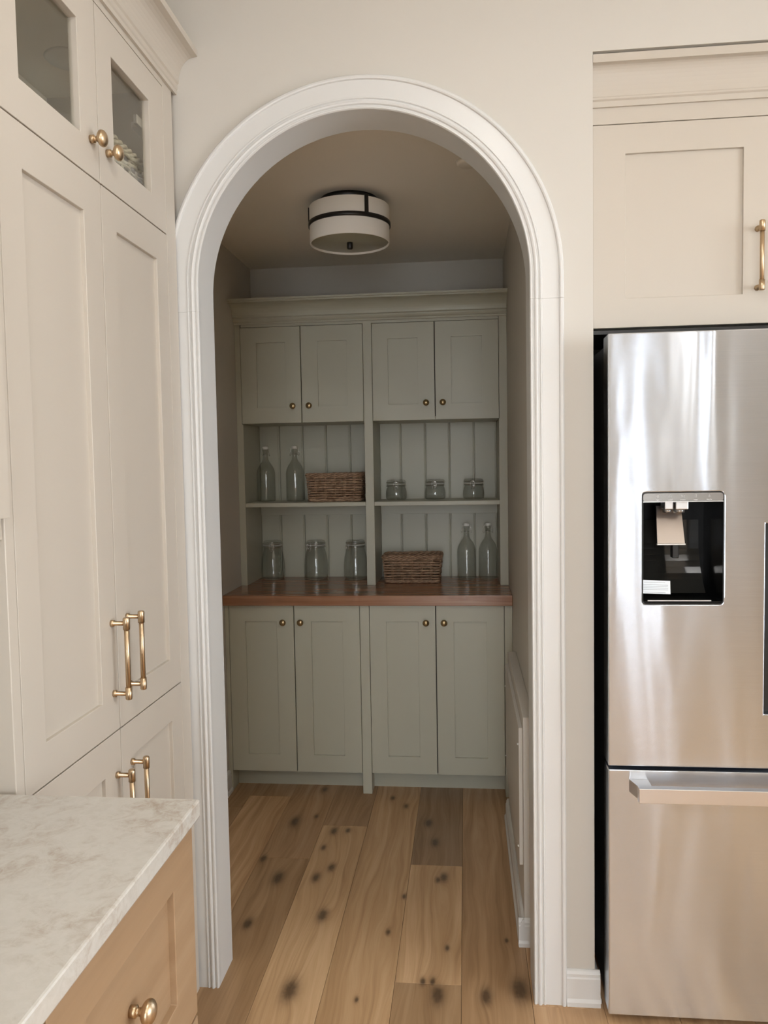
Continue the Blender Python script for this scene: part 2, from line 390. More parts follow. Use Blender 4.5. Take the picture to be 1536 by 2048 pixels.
# floor: oak planks over a base
flo = struct(MB().box(XL, XR, YB, PYB, -.05, -.014), 'floor', mat('sub_floor', (.05,.035,.02,1), .9))
seams = [-.571-.1935*2, -.571-.1935, -.571, -.377, -.19, .01, .202, .397]
while seams[-1] < XR: seams.append(seams[-1]+.1935)
seams[0] = max(seams[0], XL-.1)
set_joints = {(-.571): [.748], (-.377): [1.034], (-.19): [-.9], (.01): [.731, .05], (.202): [-.6], (-.7645): [.25, 1.31]}
tones = {(-.571, 1): (.86,.84,.82), (-.571, 0): (.78,.76,.72), (-.377, 0): (1.12,1.14,1.12), (-.377, 1): (.80,.78,.76), (-.19, 1): (1.02,1.02,.98), (-.19, 0): (1.0,.98,.92), (.01, 0): (.84,.85,.85), (.01, 1): (1.14,1.17,1.18), (.01, 2): (.62,.62,.64),
         (.202, 1): (.83,.81,.78), (.202, 0): (.8,.78,.74)}
for i in range(len(seams)-1):
    x0, x1 = max(seams[i], XL), min(seams[i+1], XR)
    if x1-x0 < .01: continue
    key = round(seams[i], 4)
    js = set_joints.get(key)
    ys = [YB]+([] if js is None else [])
    y = YB+random.uniform(.5, 1.6)
    stop = min(js)-.8 if js else PYB
    while y < stop: ys.append(y); y += random.uniform(1.1, 1.9)
    nauto = len(ys)-1
    if js: ys += sorted(js)
    yend = PYB if x0 < PXR-.02 else (T if x0 < XWE-.02 else .8)
    if x0 >= 1.56: yend = 0
    ys = [q for q in ys if q < yend-.05]+[yend]
    g = .0004
    for j in range(len(ys)-1):
        o = MB().box(x0+g, x1-g, ys[j]+g, ys[j+1]-g, -.014, 0).build('plank', OAK, flo, .0009)
        t = tones.get((key, j-nauto))
        if t is None or j < nauto: v = random.uniform(.78, 1.1); t = (v, v*.985, v*.96)
        o.color = (*t, 1)
# invented ceiling lights out of view, added for overhead light
for x, y, where in ((.35,-1.4,'over the aisle just above the camera'),(.45,-3.2,'in the middle of the kitchen behind the camera'),(1.75,-3.2,'behind the camera on the window side')):
    rl = thing('added_ceiling_light', 'added unseen white ceiling light '+where, 'ceiling light', (x, y, ZC), 'added kitchen lights')
    MB().lathe([(.070,ZC-.004),(.088,ZC-.006),(.092,ZC-.003),(.092,ZC-.0005),(.070,ZC-.0005)], 40, (x,y,0), True).build('trim_ring', TRIM, rl)
    MB().lathe([(0,ZC-.003),(.070,ZC-.003),(.070,ZC-.001),(0,ZC-.001)], 40, (x,y,0)).build('lens', mat('added_light_lens', (.9,.9,.88,1), .5, 0, **{'Emission Color': (1,.96,.9,1), 'Emission Strength': 12.0}), rl)
    L = bpy.data.lights.new('added_downlight', 'AREA'); L.shape = 'DISK'; L.size = .14; L.energy = 11.5; L.color = (1,.98,.95)
    lo = bpy.data.objects.new('added_downlight', L); COL.objects.link(lo); lo.location = (0,0,-.008); lo.parent = rl
# baseboards
def bboard(F, a0, a1, name, m=TRIM, h=.098):
    prof = [(0,0),(.019,0),(.019,.012),(.0135,.020),(.0135,h-.022),(.011,h-.018),(.011,h-.010),(.007,h-.003),(.003,h),(0,h)]
    return MB().sweep([[F(a, b, n) for n, b in prof] for a in (a0, a1)]).build(name, m, None, 0, None, 'structure')
bboard(FY(0), .4912, XWE+.0135, 'baseboard_front')
bboard(FX(XWE), .0, .78, 'baseboard_alcove')
bboard(FX(XL), T, 1.358, 'baseboard_pantry')
# low boxed-in section on the right pantry wall with a raised access panel and its own baseboard
bx = MB().box(.396, PXR, .262, 1.13, 0, .715).build('wall_low_box', WALL, None, .002, kind='structure')
MB().box(.3845, .396, .295, 1.10, .235, .672).build('access_panel', WALL, bx, .0015)
for y, z in ((.31,.615),(.31,.29),(1.09,.58),(1.09,.29)):
    MB().tube([(.3845,y,z),(.381,y,z),(.380,y,z)], [.004,.004,.002], 8).build('hinge_cap', TRIM, bx)
FnX = lambda x: (lambda a, b, n: (x-n, a, b))
bboard(FnX(.396), .248, 1.15, 'baseboard_low_box', h=.085)
bboard(FY(.262), .378, .428, 'baseboard_low_box_end', h=.085)

# ------------------------------------------------------------------ pantry: base cabinet, worktop, hutch
YP, YU, YBK = 1.361, 1.6465, 1.9525
F = FY(YP)
base = thing('base_cabinet', 'sage green base cabinet with four panelled doors under the walnut worktop', 'cabinet', (-.22, YP, 0))
MB().box(XL+.001, -.8555, YP, 1.93, 0, .8675).build('side_panel', SAGE, base, .0012)
MB().box(.3945, PXR-.001, YP, 1.93, 0, .8675).build('side_panel', SAGE, base, .0012)
MB().box(-.2495, -.2079, YP, 1.93, 0, .8675).build('centre_post', SAGE, base, .0012)
for a0, a1 in ((-.8555,-.2495),(-.2079,.3945)):
    MB().box(a0, a1, 1.4515, 1.47, 0, .0945).build('toe_kick', SAGE, base)
    MB().box(a0, a1, 1.386, 1.93, .0945, .866).build('carcass', GAP_SHADE, base)
pan = [(-.778,-.632),(-.473,-.330),(-.131,.013),(.171,.316)]
ext = [(-.8555,-.5518),(-.5518,-.2495),(-.2079,.0911),(.0911,.3945)]
kx = [-.600,-.519,.048,.128]
for (a0, a1), (p0, p1), k in zip(ext, pan, kx):
    d = shaker(F, base, 'door', a0, a1, .0948, .868, p0, p1, .175, .792, SAGE, rec=.010, gap=.0022, bev=.0006)
    knob(F, k, .790, d, BRONZE, .86, 'aged brass knob')
wt = MB().box(XL+.0005, PXR-.0005, 1.336, YBK-.001, .868, .914).build('worktop', WALNUT, None, .002, base=(-.22, 1.64, .868))
tag(wt, 'dark walnut worktop between the sage green cabinets', 'worktop')

F = FY(YU)
hut = thing('hutch', 'sage green hutch with four panelled doors, open shelves and a crown', 'cabinet', (-.22, YU, .914))
MB().box(XL+.001, -.8425, YU, YBK, .914, 1.7025).box(XL+.001, -.8485, YU, YBK, 1.7025, 2.19).build('side_panel', SAGE, hut)
MB().box(.3905, PXR-.001, YU, YBK, .914, 1.7025).box(.3925, PXR-.001, YU, YBK, 1.7025, 2.19).build('side_panel', SAGE, hut)
MB().box(-.2495, -.2079, YU, YBK, .914, 2.19).build('centre_post', SAGE, hut, .0012)
MB().box(-.8425, -.2495, YU, YU+.02, 2.168, 2.19).build('top_rail', SAGE, hut)
MB().box(-.2079, .3905, YU, YU+.02, 2.168, 2.19).build('top_rail', SAGE, hut)
bays = [(-.8425,-.2495),(-.2079,.3905)]
for a0, a1 in bays:
    MB().box(a0, a1, YU+.023, YBK-.002, 1.706, 1.722).build('cabinet_bottom', SAGE, hut)
    MB().box(a0, a1, YU+.026, YU+.035, 1.722, 2.168).build('carcass', GAP_SHADE, hut)
    MB().box(a0+.0005, a1-.0005, YU+.003, YBK-.001, 1.298, 1.318).build('shelf', SAGE, hut, .0015)
    MB().box(a0+.0005, a1-.0005, YBK-.012, YBK-.001, 1.24, 1.2975).build('cleat', SAGE, hut, .0015)
MB().box(XL+.001, PXR-.001, YBK+.004, PYB-.001, .914, 2.19).build('back_panel', SAGE, hut)
for ed in ([-.8425,-.735,-.610,-.486,-.360,-.2495], [-.2079,-.097,.030,.153,.278,.3905]):
    for a0, a1 in zip(ed[:-1], ed[1:]):
        # tongue and groove board: a small bead beside each joint
        prof = [(a0+.0012,.010),(a0+.0012,.0022),(a0+.0032,.0),(a1-.0105,.0),(a1-.0095,.0025),(a1-.0085,.0025),(a1-.0072,.0003),(a1-.0048,.0),(a1-.0022,.0012),(a1-.0012,.004),(a1-.0012,.010)]
        MB().sweep([[(a, YBK-.006+q, z) for a, q in prof] for z in (.9142, 1.7058)]).build('backboard', SAGE, hut)
pan = [(-.7695,-.6275),(-.470,-.328),(-.131,.011),(.169,.3135)]
ext = [(-.8485,-.5518),(-.5518,-.2495),(-.2079,.0911),(.0911,.3925)]
kx = [-.592,-.513,.049,.128]
for (a0, a1), (p0, p1), k in zip(ext, pan, kx):
    d = shaker(F, hut, 'door', a0, a1, 1.7035, 2.168, p0, p1, 1.781, 2.092, SAGE, rec=.010, gap=.0022, bev=.0006)
    knob(F, k, 1.785, d, BRONZE, .86, 'aged brass knob')
def cove(n0, z0, n1, z1, k=9):
    # concave quarter sweep from (n0,z0) up and out to (n1,z1)
    return [(n1-(n1-n0)*math.cos(math.pi/2*i/k), z0+(z1-z0)*math.sin(math.pi/2*i/k)) for i in range(k+1)] if False else \
           [(n0+(n1-n0)*(1-math.cos(math.pi/2*i/k)), z0+(z1-z0)*math.sin(math.pi/2*i/k)) for i in range(k+1)]
cp = [(0,2.18),(.010,2.18),(.012,2.183),(.012,2.188),(.020,2.193),(.024,2.200),(.024,2.207),(.032,2.209)]+cove(.034,2.211,.098,2.266)+[(.104,2.268),(.104,2.274),(.110,2.276),(.110,2.284),(0,2.284)]
MB().sweep([[F(a, z, n+.0005) for n, z in cp] for a in (XL+.001, PXR-.001)]).build('crown', SAGE, hut)
MB().box(XL+.001, PXR-.001, YU, PYB-.001, 2.19, 2.2).build('top', SAGE, hut)

# ------------------------------------------------------------------ drum ceiling light
lx, ly = -.207, .967
cl = thing('ceiling_light', 'white drum ceiling light with black band on the pantry ceiling', 'ceiling light', (lx, ly, PZC))
rd = .155
def cyl(r0, r1, z0, z1, n=64):
    return MB().lathe([(r0, z0),(r1, z0),(r1, z1),(r0, z1)], n, (lx, ly, 0), True)
MB().lathe([(0,2.495),(.098,2.495),(.106,2.500),(.110,2.512),(.110,PZC-.0005),(0,PZC-.0005)], 48, (lx,ly,0)).build('canopy', BLACKM, cl)
cyl(rd-.004, rd, 2.352, 2.492).build('shade', SHADE, cl, .001)
cyl(rd+.0005, rd+.0045, 2.4155, 2.4315).build('band', BLACKM, cl)
MB().lathe([(0,2.360),(rd-.005,2.360),(rd-.005,2.364),(0,2.364)], 64, (lx,ly,0)).build('diffuser', DIFF, cl)
MB().lathe([(0,2.334),(.009,2.334),(.0115,2.338),(.0115,2.352),(.0115,2.359),(0,2.359)], 20, (lx,ly,0)).build('finial', BLACKM, cl)
for a in (-58, 62, -178):
    t = math.radians(a); c, s_ = math.cos(t), math.sin(t); mb = MB()
    vs = []
    for rad, z in ((rd+.0008,2.43),(rd+.0048,2.43),(rd+.0048,2.4965),(.09,2.4965),(.09,2.4935),(rd+.0008,2.4935)):
        for w in (-.0075, .0075): vs.append((lx+rad*c-w*s_, ly+rad*s_+w*c, z))
    fs = [tuple((2*i, 2*((i+1) % 6), 2*((i+1) % 6)+1, 2*i+1)) for i in range(6)]+[(0,2,10),(2,4,10),(4,8,10),(4,6,8),(1,11,3),(3,11,5),(5,11,9),(5,9,7)]
    mb.add(vs, fs); mb.build('strap', BLACKM, cl)
det = MB().lathe([(0,2.508),(.032,2.508),(.037,2.512),(.04,PZC-.0005),(0,PZC-.0005)], 32, (.250,.640,0)).build('smoke_detector', CEIL, None, 0, (.25,.64,PZC))
tag(det, 'small round beige ceiling disc partly hidden behind the arch', 'detector')

# ------------------------------------------------------------------ tall greige cabinet on the left
XF = -.546
F = FX(XF)
Y0, Y1 = -.890, -.0225
tc = thing('tall_cabinet', 'tall greige cabinet with glazed top doors and brass pulls beside the arch', 'cabinet', (-.71, -.456, 0))
MB().box(XL+.001, XF, Y0, -.8624, 0, 2.505).build('side_panel', GREIGE, tc, .0015)
MB().box(XL+.001, XF, -.0883, Y1, 0, 2.505).build('side_panel', GREIGE, tc, .0015)
MB().box(XL+.001, XF-.024, -.8624, -.0883, .1, 2.085).build('carcass', INSIDE, tc)
MB().box(XL+.001, XF-.06, -.8624, -.0883, 0, .1).build('toe_kick', GREIGE, tc)
MB().box(XL+.001, XF-.024, -.8624, -.0883, 2.086, 2.104).build('glazed_section_floor', INSIDE, tc)
MB().box(XL+.001, XL+.012, -.8624, -.0883, 2.104, 2.478).build('glazed_section_back', INSIDE, tc)
MB().box(XL+.001, XF-.022, -.8624, -.0883, 2.478, 2.489).build('glazed_section_top', INSIDE, tc)
MB().box(XL+.001, XF, -.8624, -.0883, 2.489, 2.505).build('frieze', GREIGE, tc)
MB().lathe([(0,2.470),(.030,2.470),(.034,2.473),(.052,2.473),(.056,2.4775),(0,2.4775)], 40, (-.705,-.275,0)).build('puck_light', CERAMIC, tc)
ext = [(-.8624,-.4744),(-.4744,-.0883)]
for (a0, a1), (p0, p1), ky in zip(ext, [(-.785,-.557),(-.398,-.184)], (-.5135,-.4355)):
    d = framed(F, a0+.0015, a1-.0015, 2.1095, 2.4875, p0, p1, 2.1845, 2.411, -.02, 0).build('glazed_door', GREIGE, tc, .0012)
    fbox(MB(), F, p0-.006, p1+.006, 2.1785, 2.417, -.0165, -.0125).build('pane', PANE, d)
    knob(F, ky, 2.186, d, BRASS, 1.0, 'brass knob')
    if a0 > -.5:
        mb = MB(); fbox(mb, F, -.212, -.142, 2.345, 2.367, -.030, -.0205); fbox(mb, F, -.180, -.100, 2.349, 2.363, -.05, -.030)
        mb.build('hinge', SATIN, d, .001)
for (a0, a1), (p0, p1), hy in zip(ext, [(-.786,-.556),(-.399,-.164)], (-.5025,-.4225)):
    d = shaker(F, tc, 'door', a0, a1, .9126, 2.108, p0, p1, .991, 2.027, GREIGE, rec=.009)
    handle(F, hy, 1.0, 1.156, d, BRASS, 'brass bar pull')
    d = shaker(F, tc, 'door', a0, a1, .1, .9126, p0, p1, .18, .829, GREIGE, rec=.009)
    handle(F, hy, .661, .817, d, BRASS, 'brass bar pull')
cp = [(0,2.5052),(.007,2.5052),(.007,2.516),(.010,2.520),(.010,2.532),(.014,2.536)]+cove(.014,2.538,.060,2.601)+[(.068,2.602),(.068,2.620),(0,2.620)]
MB().sweep([[F(a, z, n) for n, z in cp] for a in (-.889, -.0005)]).build('crown', GREIGE, tc)
MB().box(XL+.001, XF, -.89, -.0225, 2.505, 2.52).build('top', GREIGE, tc)
# wall cabinet next to it, over the quartz counter
wc = thing('wall_cabinet', 'greige wall cabinet over the counter, cut by the left picture edge', 'cabinet', (-.71, -1.5, 1.376))
MB().box(XL+.001, XF-.004, -2.2, Y0-.0005, 1.376, 2.505).build('carcass', GREIGE, wc, .0015)
shaker(FX(XF-.004), wc, 'door', -1.30, -.8975, 1.412, 2.49, -1.22, -.975, 1.49, 2.41, GREIGE, front=.0205)
shaker(FX(XF-.004), wc, 'door', -1.74, -1.30, 1.412, 2.49, -1.66, -1.38, 1.49, 2.41, GREIGE, front=.0205)
shaker(FX(XF-.004), wc, 'door', -2.18, -1.74, 1.412, 2.49, -2.10, -1.82, 1.49, 2.41, GREIGE, front=.0205)

MB().sweep([[F(a, z, n) for n, z in cp] for a in (-2.2, -.8895)]).build('crown', GREIGE, wc)
# quartz counter with white oak drawers
XE, YE, ZT = -.216, -.902, .942
co = MB().box(XL+.001, XE, -2.9, YE, ZT-.031, ZT).build('countertop', QUARTZ, None, .0035, base=(-.55,-1.9,ZT-.031)); tag(co, 'pale marbled quartz countertop at the lower left', 'countertop')
XD = -.228
F = FX(XD)
ZU = ZT-.0315
oc = thing('drawer_cabinet', 'light oak drawer cabinet with brass knob under the far end of the countertop', 'cabinet', (-.55, -1.06, 0))
MB().box(XL+.001, XD-.022, -1.376, -.934, .1, ZU).build('carcass', WOAK, oc, .001)
MB().box(XL+.001, XD-.022, -.9338, -.912, .0, ZU).build('end_panel', WOAK, oc, .0015)
MB().box(XL+.001, XD-.07, -1.376, -.934, 0, .0995).build('toe_kick', WOAK, oc)
for z0, z1 in ((.578,ZU-.001),(.340,.575),(.102,.337)):
    st_ = .074 if z1 > .8 else .06
    d = shaker(F, oc, 'drawer', -1.376, -.9105, z0, z1, -1.287, -1.000, z0+st_, z1-st_, WOAK, rec=.011)
    knob(FX(XD-.011), -1.144, (z0+z1)/2, d, BRASS, 1.0, 'brass knob')
oc2 = thing('drawer_cabinet', 'light oak cabinet nearest the camera, under the front of the countertop', 'cabinet', (-.55, -2.1, 0))
MB().box(XL+.001, XD-.022, -2.88, -1.378, .1, ZU).build('carcass', WOAK, oc2, .001)
MB().box(XL+.001, XD-.07, -2.88, -1.378, 0, .0995).build('toe_kick', WOAK, oc2)
for a0, a1 in ((-1.88,-1.379),(-2.38,-1.88),(-2.88,-2.38)):
    d = shaker(F, oc2, 'door', a0, a1, .102, ZU-.001, a0+.09, a1-.09, .19, ZU-.09, WOAK, rec=.011)
    knob(F, a1-.05, .80, d, BRASS, 1.0)

# ------------------------------------------------------------------ refrigerator and the cabinet above it
fr = thing('refrigerator', 'stainless steel french door refrigerator with water dispenser and freezer drawer', 'refrigerator', (1.043, .3, 0))
FX0, FX1, FM, FYF, FYD = .590, 1.496, 1.043, -.090, -.022
yb0 = FYD+.012
MB().box(FX0+.008, .672, yb0, .74, .03, 1.792).box(.876, FX1-.008, yb0, .74, .03, 1.792).box(.672, .876, yb0, .74, .03, 1.124).box(.672, .876, yb0, .74, 1.413, 1.792).box(.672, .876, .090, .74, 1.124, 1.413).build('body', FRSIDE, fr)
for x in (.66, 1.42):
    for y in (.06, .66): MB().tube([(x,y,0),(x,y,.008),(x,y,.0085),(x,y,.03)], [.024,.024,.012,.012], 12).build('foot', DARK, fr)
MB().box(FX0+.02, FX1-.02, .0, .03, .004, .0295).build('grille', DARK, fr)
def rounded(x0, x1, z0, z1, r, k=5):
    pts = []
    for cx, cz, a in ((x1-r,z0+r,-90),(x1-r,z1-r,0),(x0+r,z1-r,90),(x0+r,z0+r,180)):
        for i in range(k+1):
            t = math.radians(a+90*i/k); pts.append((cx+r*math.cos(t), cz+r*math.sin(t)))
    return pts
def plate(name, outer, holes, y0, y1, m, parent, bevel):
    me = bpy.data.meshes.new(name); bm = bmesh.new(); off = Vector(parent['_b'])
    edges = []
    for lp in [outer]+holes:
        vs = [bm.verts.new(Vector((x, y0, z))-off) for x, z in lp]
        edges += [bm.edges.new((vs[i], vs[(i+1) % len(vs)])) for i in range(len(vs))]
    bmesh.ops.triangle_fill(bm, use_beauty=True, use_dissolve=False, edges=edges)
    res = bmesh.ops.extrude_face_region(bm, geom=bm.faces[:])
    bmesh.ops.translate(bm, vec=(0, y1-y0, 0), verts=[g for g in res['geom'] if isinstance(g, bmesh.types.BMVert)])
    bmesh.ops.recalc_face_normals(bm, faces=bm.faces); bm.to_mesh(me); bm.free(); me.materials.append(m)
    o = bpy.data.objects.new(name, me); COL.objects.link(o); o.parent = parent; o['_b'] = tuple(off)
    if bevel:
        b = o.modifiers.new('bevel', 'BEVEL'); b.width = bevel; b.segments = 3; b.limit_method = 'ANGLE'; b.angle_limit = math.radians(40)
    return o
DX0, DX1, DZ0, DZ1 = .674, .874, 1.126, 1.411
rect = lambda a, b, c, d: [(a,c),(b,c),(b,d),(a,d)]
ZD = .704
ld = plate('door', rect(FX0, FM-.0015, ZD, 1.812), [rounded(DX0,DX1,DZ0,DZ1,.010), rect(.975, FM-.018, .845, 1.33)], FYF, FYD, STEEL, fr, .003)
rdr = plate('door', rect(FM+.0015, FX1, ZD, 1.812), [rect(FM+.018, 1.111, .845, 1.33)], FYF, FYD, STEEL, fr, .003)
MB().box(.9755, FM-.0185, FYF+.024, FYF+.03, .8455, 1.3295).build('pocket_handle', DARK, ld)
MB().box(FM+.0185, 1.1105, FYF+.024, FYF+.03, .8455, 1.3295).build('pocket_handle', DARK, rdr)
dr = plate('freezer_drawer', rect(FX0, FX1, .034, .694), [], FYF, FYD, STEEL, fr, .003)
plate('door_gasket', rect(FX0+.006, FX1-.006, .05, 1.80), [rect(.673,.875,1.125,1.412)], FYD, FYD+.0118, DARK, fr, 0)
mb = MB()      # bar handle: flat brushed bar on two splayed ends
hz0, hz1 = .634, .6715
def hb(x0, x1):
    return [(x0,hz0),(x1,hz0),(x1,hz1),(x0,hz1)]
mb.box(.654, 1.432, -.156, -.134, hz0, hz1)
for xa, xb in ((.654,.690),(1.396,1.432)):
    mb.add([(xa,-.134,hz0+.003),(xb,-.134,hz0+.003),(xb,-.134,hz1-.001),(xa,-.134,hz1-.001),(xa-.012 if xa < 1 else xa,FYF,hz0+.003),(xb+(0 if xa < 1 else .012),FYF,hz0+.003),(xb+(0 if xa < 1 else .012),FYF,hz1-.001),(xa-.012 if xa < 1 else xa,FYF,hz1-.001)],
           [(0,1,2,3),(4,7,6,5),(0,4,5,1),(1,5,6,2),(2,6,7,3),(3,7,4,0)])
mb.build('handle', SATIN, dr, .0012)
for x in (FX0+.014, FX1-.044):
    MB().box(x, x+.03, -.0085, .05, 1.7925, 1.806).box(x-.006, x+.004, -.0215, -.004, 1.755, 1.806).build('hinge', SATIN, fr, .002)
# dispenser
def openbox(x0, x1, y0, y1, z0, z1):
    return MB().add([(x0,y0,z0),(x1,y0,z0),(x1,y1,z0),(x0,y1,z0),(x0,y0,z1),(x1,y0,z1),(x1,y1,z1),(x0,y1,z1)], [(0,1,2,3),(4,7,6,5),(1,5,6,2),(2,6,7,3),(3,7,4,0)])
disp = openbox(DX0+.0002, DX1-.0002, FYF+.006, FYF+.172, DZ0+.0002, DZ1-.0002).build('dispenser', BLACKGLOSS, fr)
mb = MB(); lp = rounded(DX0+.001, DX1-.001, DZ0+.001, DZ1-.001, .009)
mb.tube([(x, FYF-.0005, z) for x, z in lp], .0016, 6, closed=True); mb.build('bezel', DARK, disp)
cpn = MB(); lp = [(x, z) for x, z in rounded(DX0+.0022, DX1-.0022, 1.387, DZ1-.0022, .008)]
cpn.sweep([[(x, y, z) for x, z in lp] for y in (FYF-.0012, FYF+.03)]).build('control_panel', PANELGREY, disp)
cpo = [o for o in disp.children if o.name.startswith('control_panel')][0]
MB().box(DX0+.002, DX1-.002, FYF-.002, FYF+.004, 1.3862, 1.3882).build('control_panel_lip', SATIN, disp)
def text(s_, x, z, size, y, parent):
    cu = bpy.data.curves.new('lettering', 'FONT'); cu.body = s_; cu.size = size; cu.align_x = 'CENTER'; cu.extrude = .0001
    t = bpy.data.objects.new('tmp', cu); COL.objects.link(t); dg = bpy.context.evaluated_depsgraph_get()
    me = bpy.data.meshes.new_from_object(t.evaluated_get(dg)); bpy.data.objects.remove(t); me.name = 'lettering'
    me.transform(Matrix.Translation(Vector((x, y, z))-Vector(parent['_b'])) @ Matrix.Rotation(math.pi/2, 4, 'X'))
    me.materials.clear(); me.materials.append(ICON)
    o = bpy.data.objects.new('lettering', me); COL.objects.link(o); o.parent = parent; o['_b'] = parent['_b']; return o
yI = FYF-.0016
for x, w in ((.7125,'light'),(.743,'cubed'),(.7735,'crushed'),(.805,'water'),(.8375,'filter 3s')): text(w, x, 1.3906, .0042, yI, disp)
def icon(pts_list, closed=True):
    mb = MB()
    for pts, c in pts_list: mb.tube([(x, yI, z) for x, z in pts], .00035, 5, closed=c)
    mb.build('icon', ICON, disp)
icon([([(.7125,1.4040),(.7150,1.4010),(.7125,1.3980),(.7100,1.4010)], True)])
icon([([(.7395,1.3985),(.7425,1.3980),(.7425,1.4010),(.7395,1.4012)], True), ([(.7435,1.3980),(.7465,1.3986),(.7462,1.4014),(.7434,1.4010)], True), ([(.7410,1.4020),(.7440,1.4022),(.7438,1.4048),(.7410,1.4046)], True)])
icon([([(.7700,1.4040),(.7704,1.3985),(.7725,1.3985),(.7728,1.4015),(.7706,1.4018)], False), ([(.7745,1.3985),(.7765,1.3985),(.7760,1.4010)], True), ([(.7775,1.4035),(.7770,1.3985)], False)])
icon([([(.8030,1.4045),(.8034,1.3982),(.8066,1.3982),(.8070,1.4045)], True)])
icon([([(.8375,1.4045),(.8395,1.3998),(.8375,1.3982),(.8355,1.3998)], True)])
# chutes, paddle, tray, leaflet
mb = MB(); mb.box(.737, .7585, FYF+.030, FYF+.075, 1.366, 1.3865).box(.7625, .7935, FYF+.022, FYF+.075, 1.366, 1.3865); mb.build('nozzle_housing', SATIN, disp, .002)
mb = MB(); mb.tube([(.7475,FYF+.050,1.366),(.7475,FYF+.050,1.357)], [.012,.011], 20).tube([(.777,FYF+.048,1.366),(.777,FYF+.048,1.356)], [.015,.0135], 20); mb.build('nozzle', PANELGREY, disp)
mb = MB(); mb.add([(.729,FYF+.088,1.372),(.792,FYF+.088,1.372),(.793,FYF+.052,1.276),(.724,FYF+.052,1.276),(.729,FYF+.092,1.372),(.792,FYF+.092,1.372),(.793,FYF+.056,1.274),(.724,FYF+.056,1.274)],
                  [(0,1,2,3),(4,7,6,5),(0,4,5,1),(1,5,6,2),(2,6,7,3),(3,7,4,0)]); mb.build('paddle', PADDLE, disp)
MB().box(.723, .794, FYF+.0485, FYF+.058, 1.2725, 1.2755).build('paddle_edge', CERAMIC, disp)
MB().box(.768, .784, FYF+.075, FYF+.10, 1.235, 1.30).build('lever', DARK, disp, .002)
mb = MB(); mb.box(DX0+.003, DX1-.003, FYF+.004, FYF+.1, 1.128, 1.133); mb.build('drip_tray', BLACKGLOSS, disp, .001)
MB().box(.690, .846, FYF+.006, FYF+.009, 1.1332, 1.1355).build('tray_rim', SATIN, disp)
mb = MB(); K = 12      # concave splash plate at the back of the recess
mb.sweep([[(DX0+.002, FYF+.165-.07*(k/K)**3, 1.33-.19*k/K), (.858, FYF+.165-.07*(k/K)**3, 1.33-.19*k/K), (.858, FYF+.170, 1.33-.19*k/K), (DX0+.002, FYF+.170, 1.33-.19*k/K)] for k in range(K+1)], smooth=False)
mb.build('splash_plate', mat('dark_gloss_plate', (.02,.02,.018,1), .08), disp)
st = MB(); st.add([(DX0+.004,FYF+.012,1.1525),(.7475,FYF+.012,1.1500),(.7475,FYF+.016,1.1835),(DX0+.004,FYF+.016,1.1865),(DX0+.004,FYF+.0125,1.1525),(.7475,FYF+.0125,1.1500),(.7475,FYF+.0165,1.1835),(DX0+.004,FYF+.0165,1.1865)],
                  [(0,1,2,3),(4,7,6,5),(0,4,5,1),(1,5,6,2),(2,6,7,3),(3,7,4,0)])
leaf = st.build('leaflet', STICKER, disp, label='white printed leaflet')
mb = MB()
for zf, x0, x1 in ((.14,.682,.735),(.32,.680,.742),(.44,.680,.741),(.56,.680,.742),(.68,.680,.742),(.90,.682,.735)):
    q = lambda x, zf: (x, FYF+.016-.004*zf-.0004, 1.1862-.0025*(x-.678)/.07-.0335*zf)
    w = .022
    mb.add([q(x0,zf), q(x1,zf), q(x1,zf+w), q(x0,zf+w)], [(0,1,2,3)])
mb.build('printed_lines', PRINT, disp)

YC = .050
F = FY(YC)
fc = thing('fridge_cabinet', 'greige cabinet over the refrigerator with brass pulls and crown', 'cabinet', (1.06, .3, 1.84))
MB().box(.5815-.012, 1.5585, YC+.0225, .79, 1.85, 2.40).build('carcass', INSIDE, fc)
MB().box(.5815-.012, 1.5585, YC, YC+.0225, 2.380, 2.44).build('frieze', GREIGE, fc, .001)
MB().box(.5815-.012, 1.5585, YC+.004, YC+.3, 1.832, 1.842).build('bottom_rail', DARK, fc)
for a0, a1, p0, p1, h in ((.5815-.008,1.040,.660,.9605,.9965),(1.040,1.556,1.120,1.46,1.085)):
    d = shaker(F, fc, 'door', a0, a1, 1.846, 2.380, p0, p1, 1.925, 2.3025, GREIGE, rec=.008, gap=.002)
    handle(F, h, 1.939, 2.091, d, BRASS, 'brass bar pull')
cp = [(0,2.4225),(.006,2.4225),(.006,2.437),(.010,2.4405),(.010,2.4455)]+cove(.011,2.447,.036,2.518)+[(.046,2.519),(.046,2.5395),(0,2.5395)]
MB().sweep([[F(a, z, n) for n, z in cp] for a in (.5695, 1.5585)]).build('crown', GREIGE, fc)

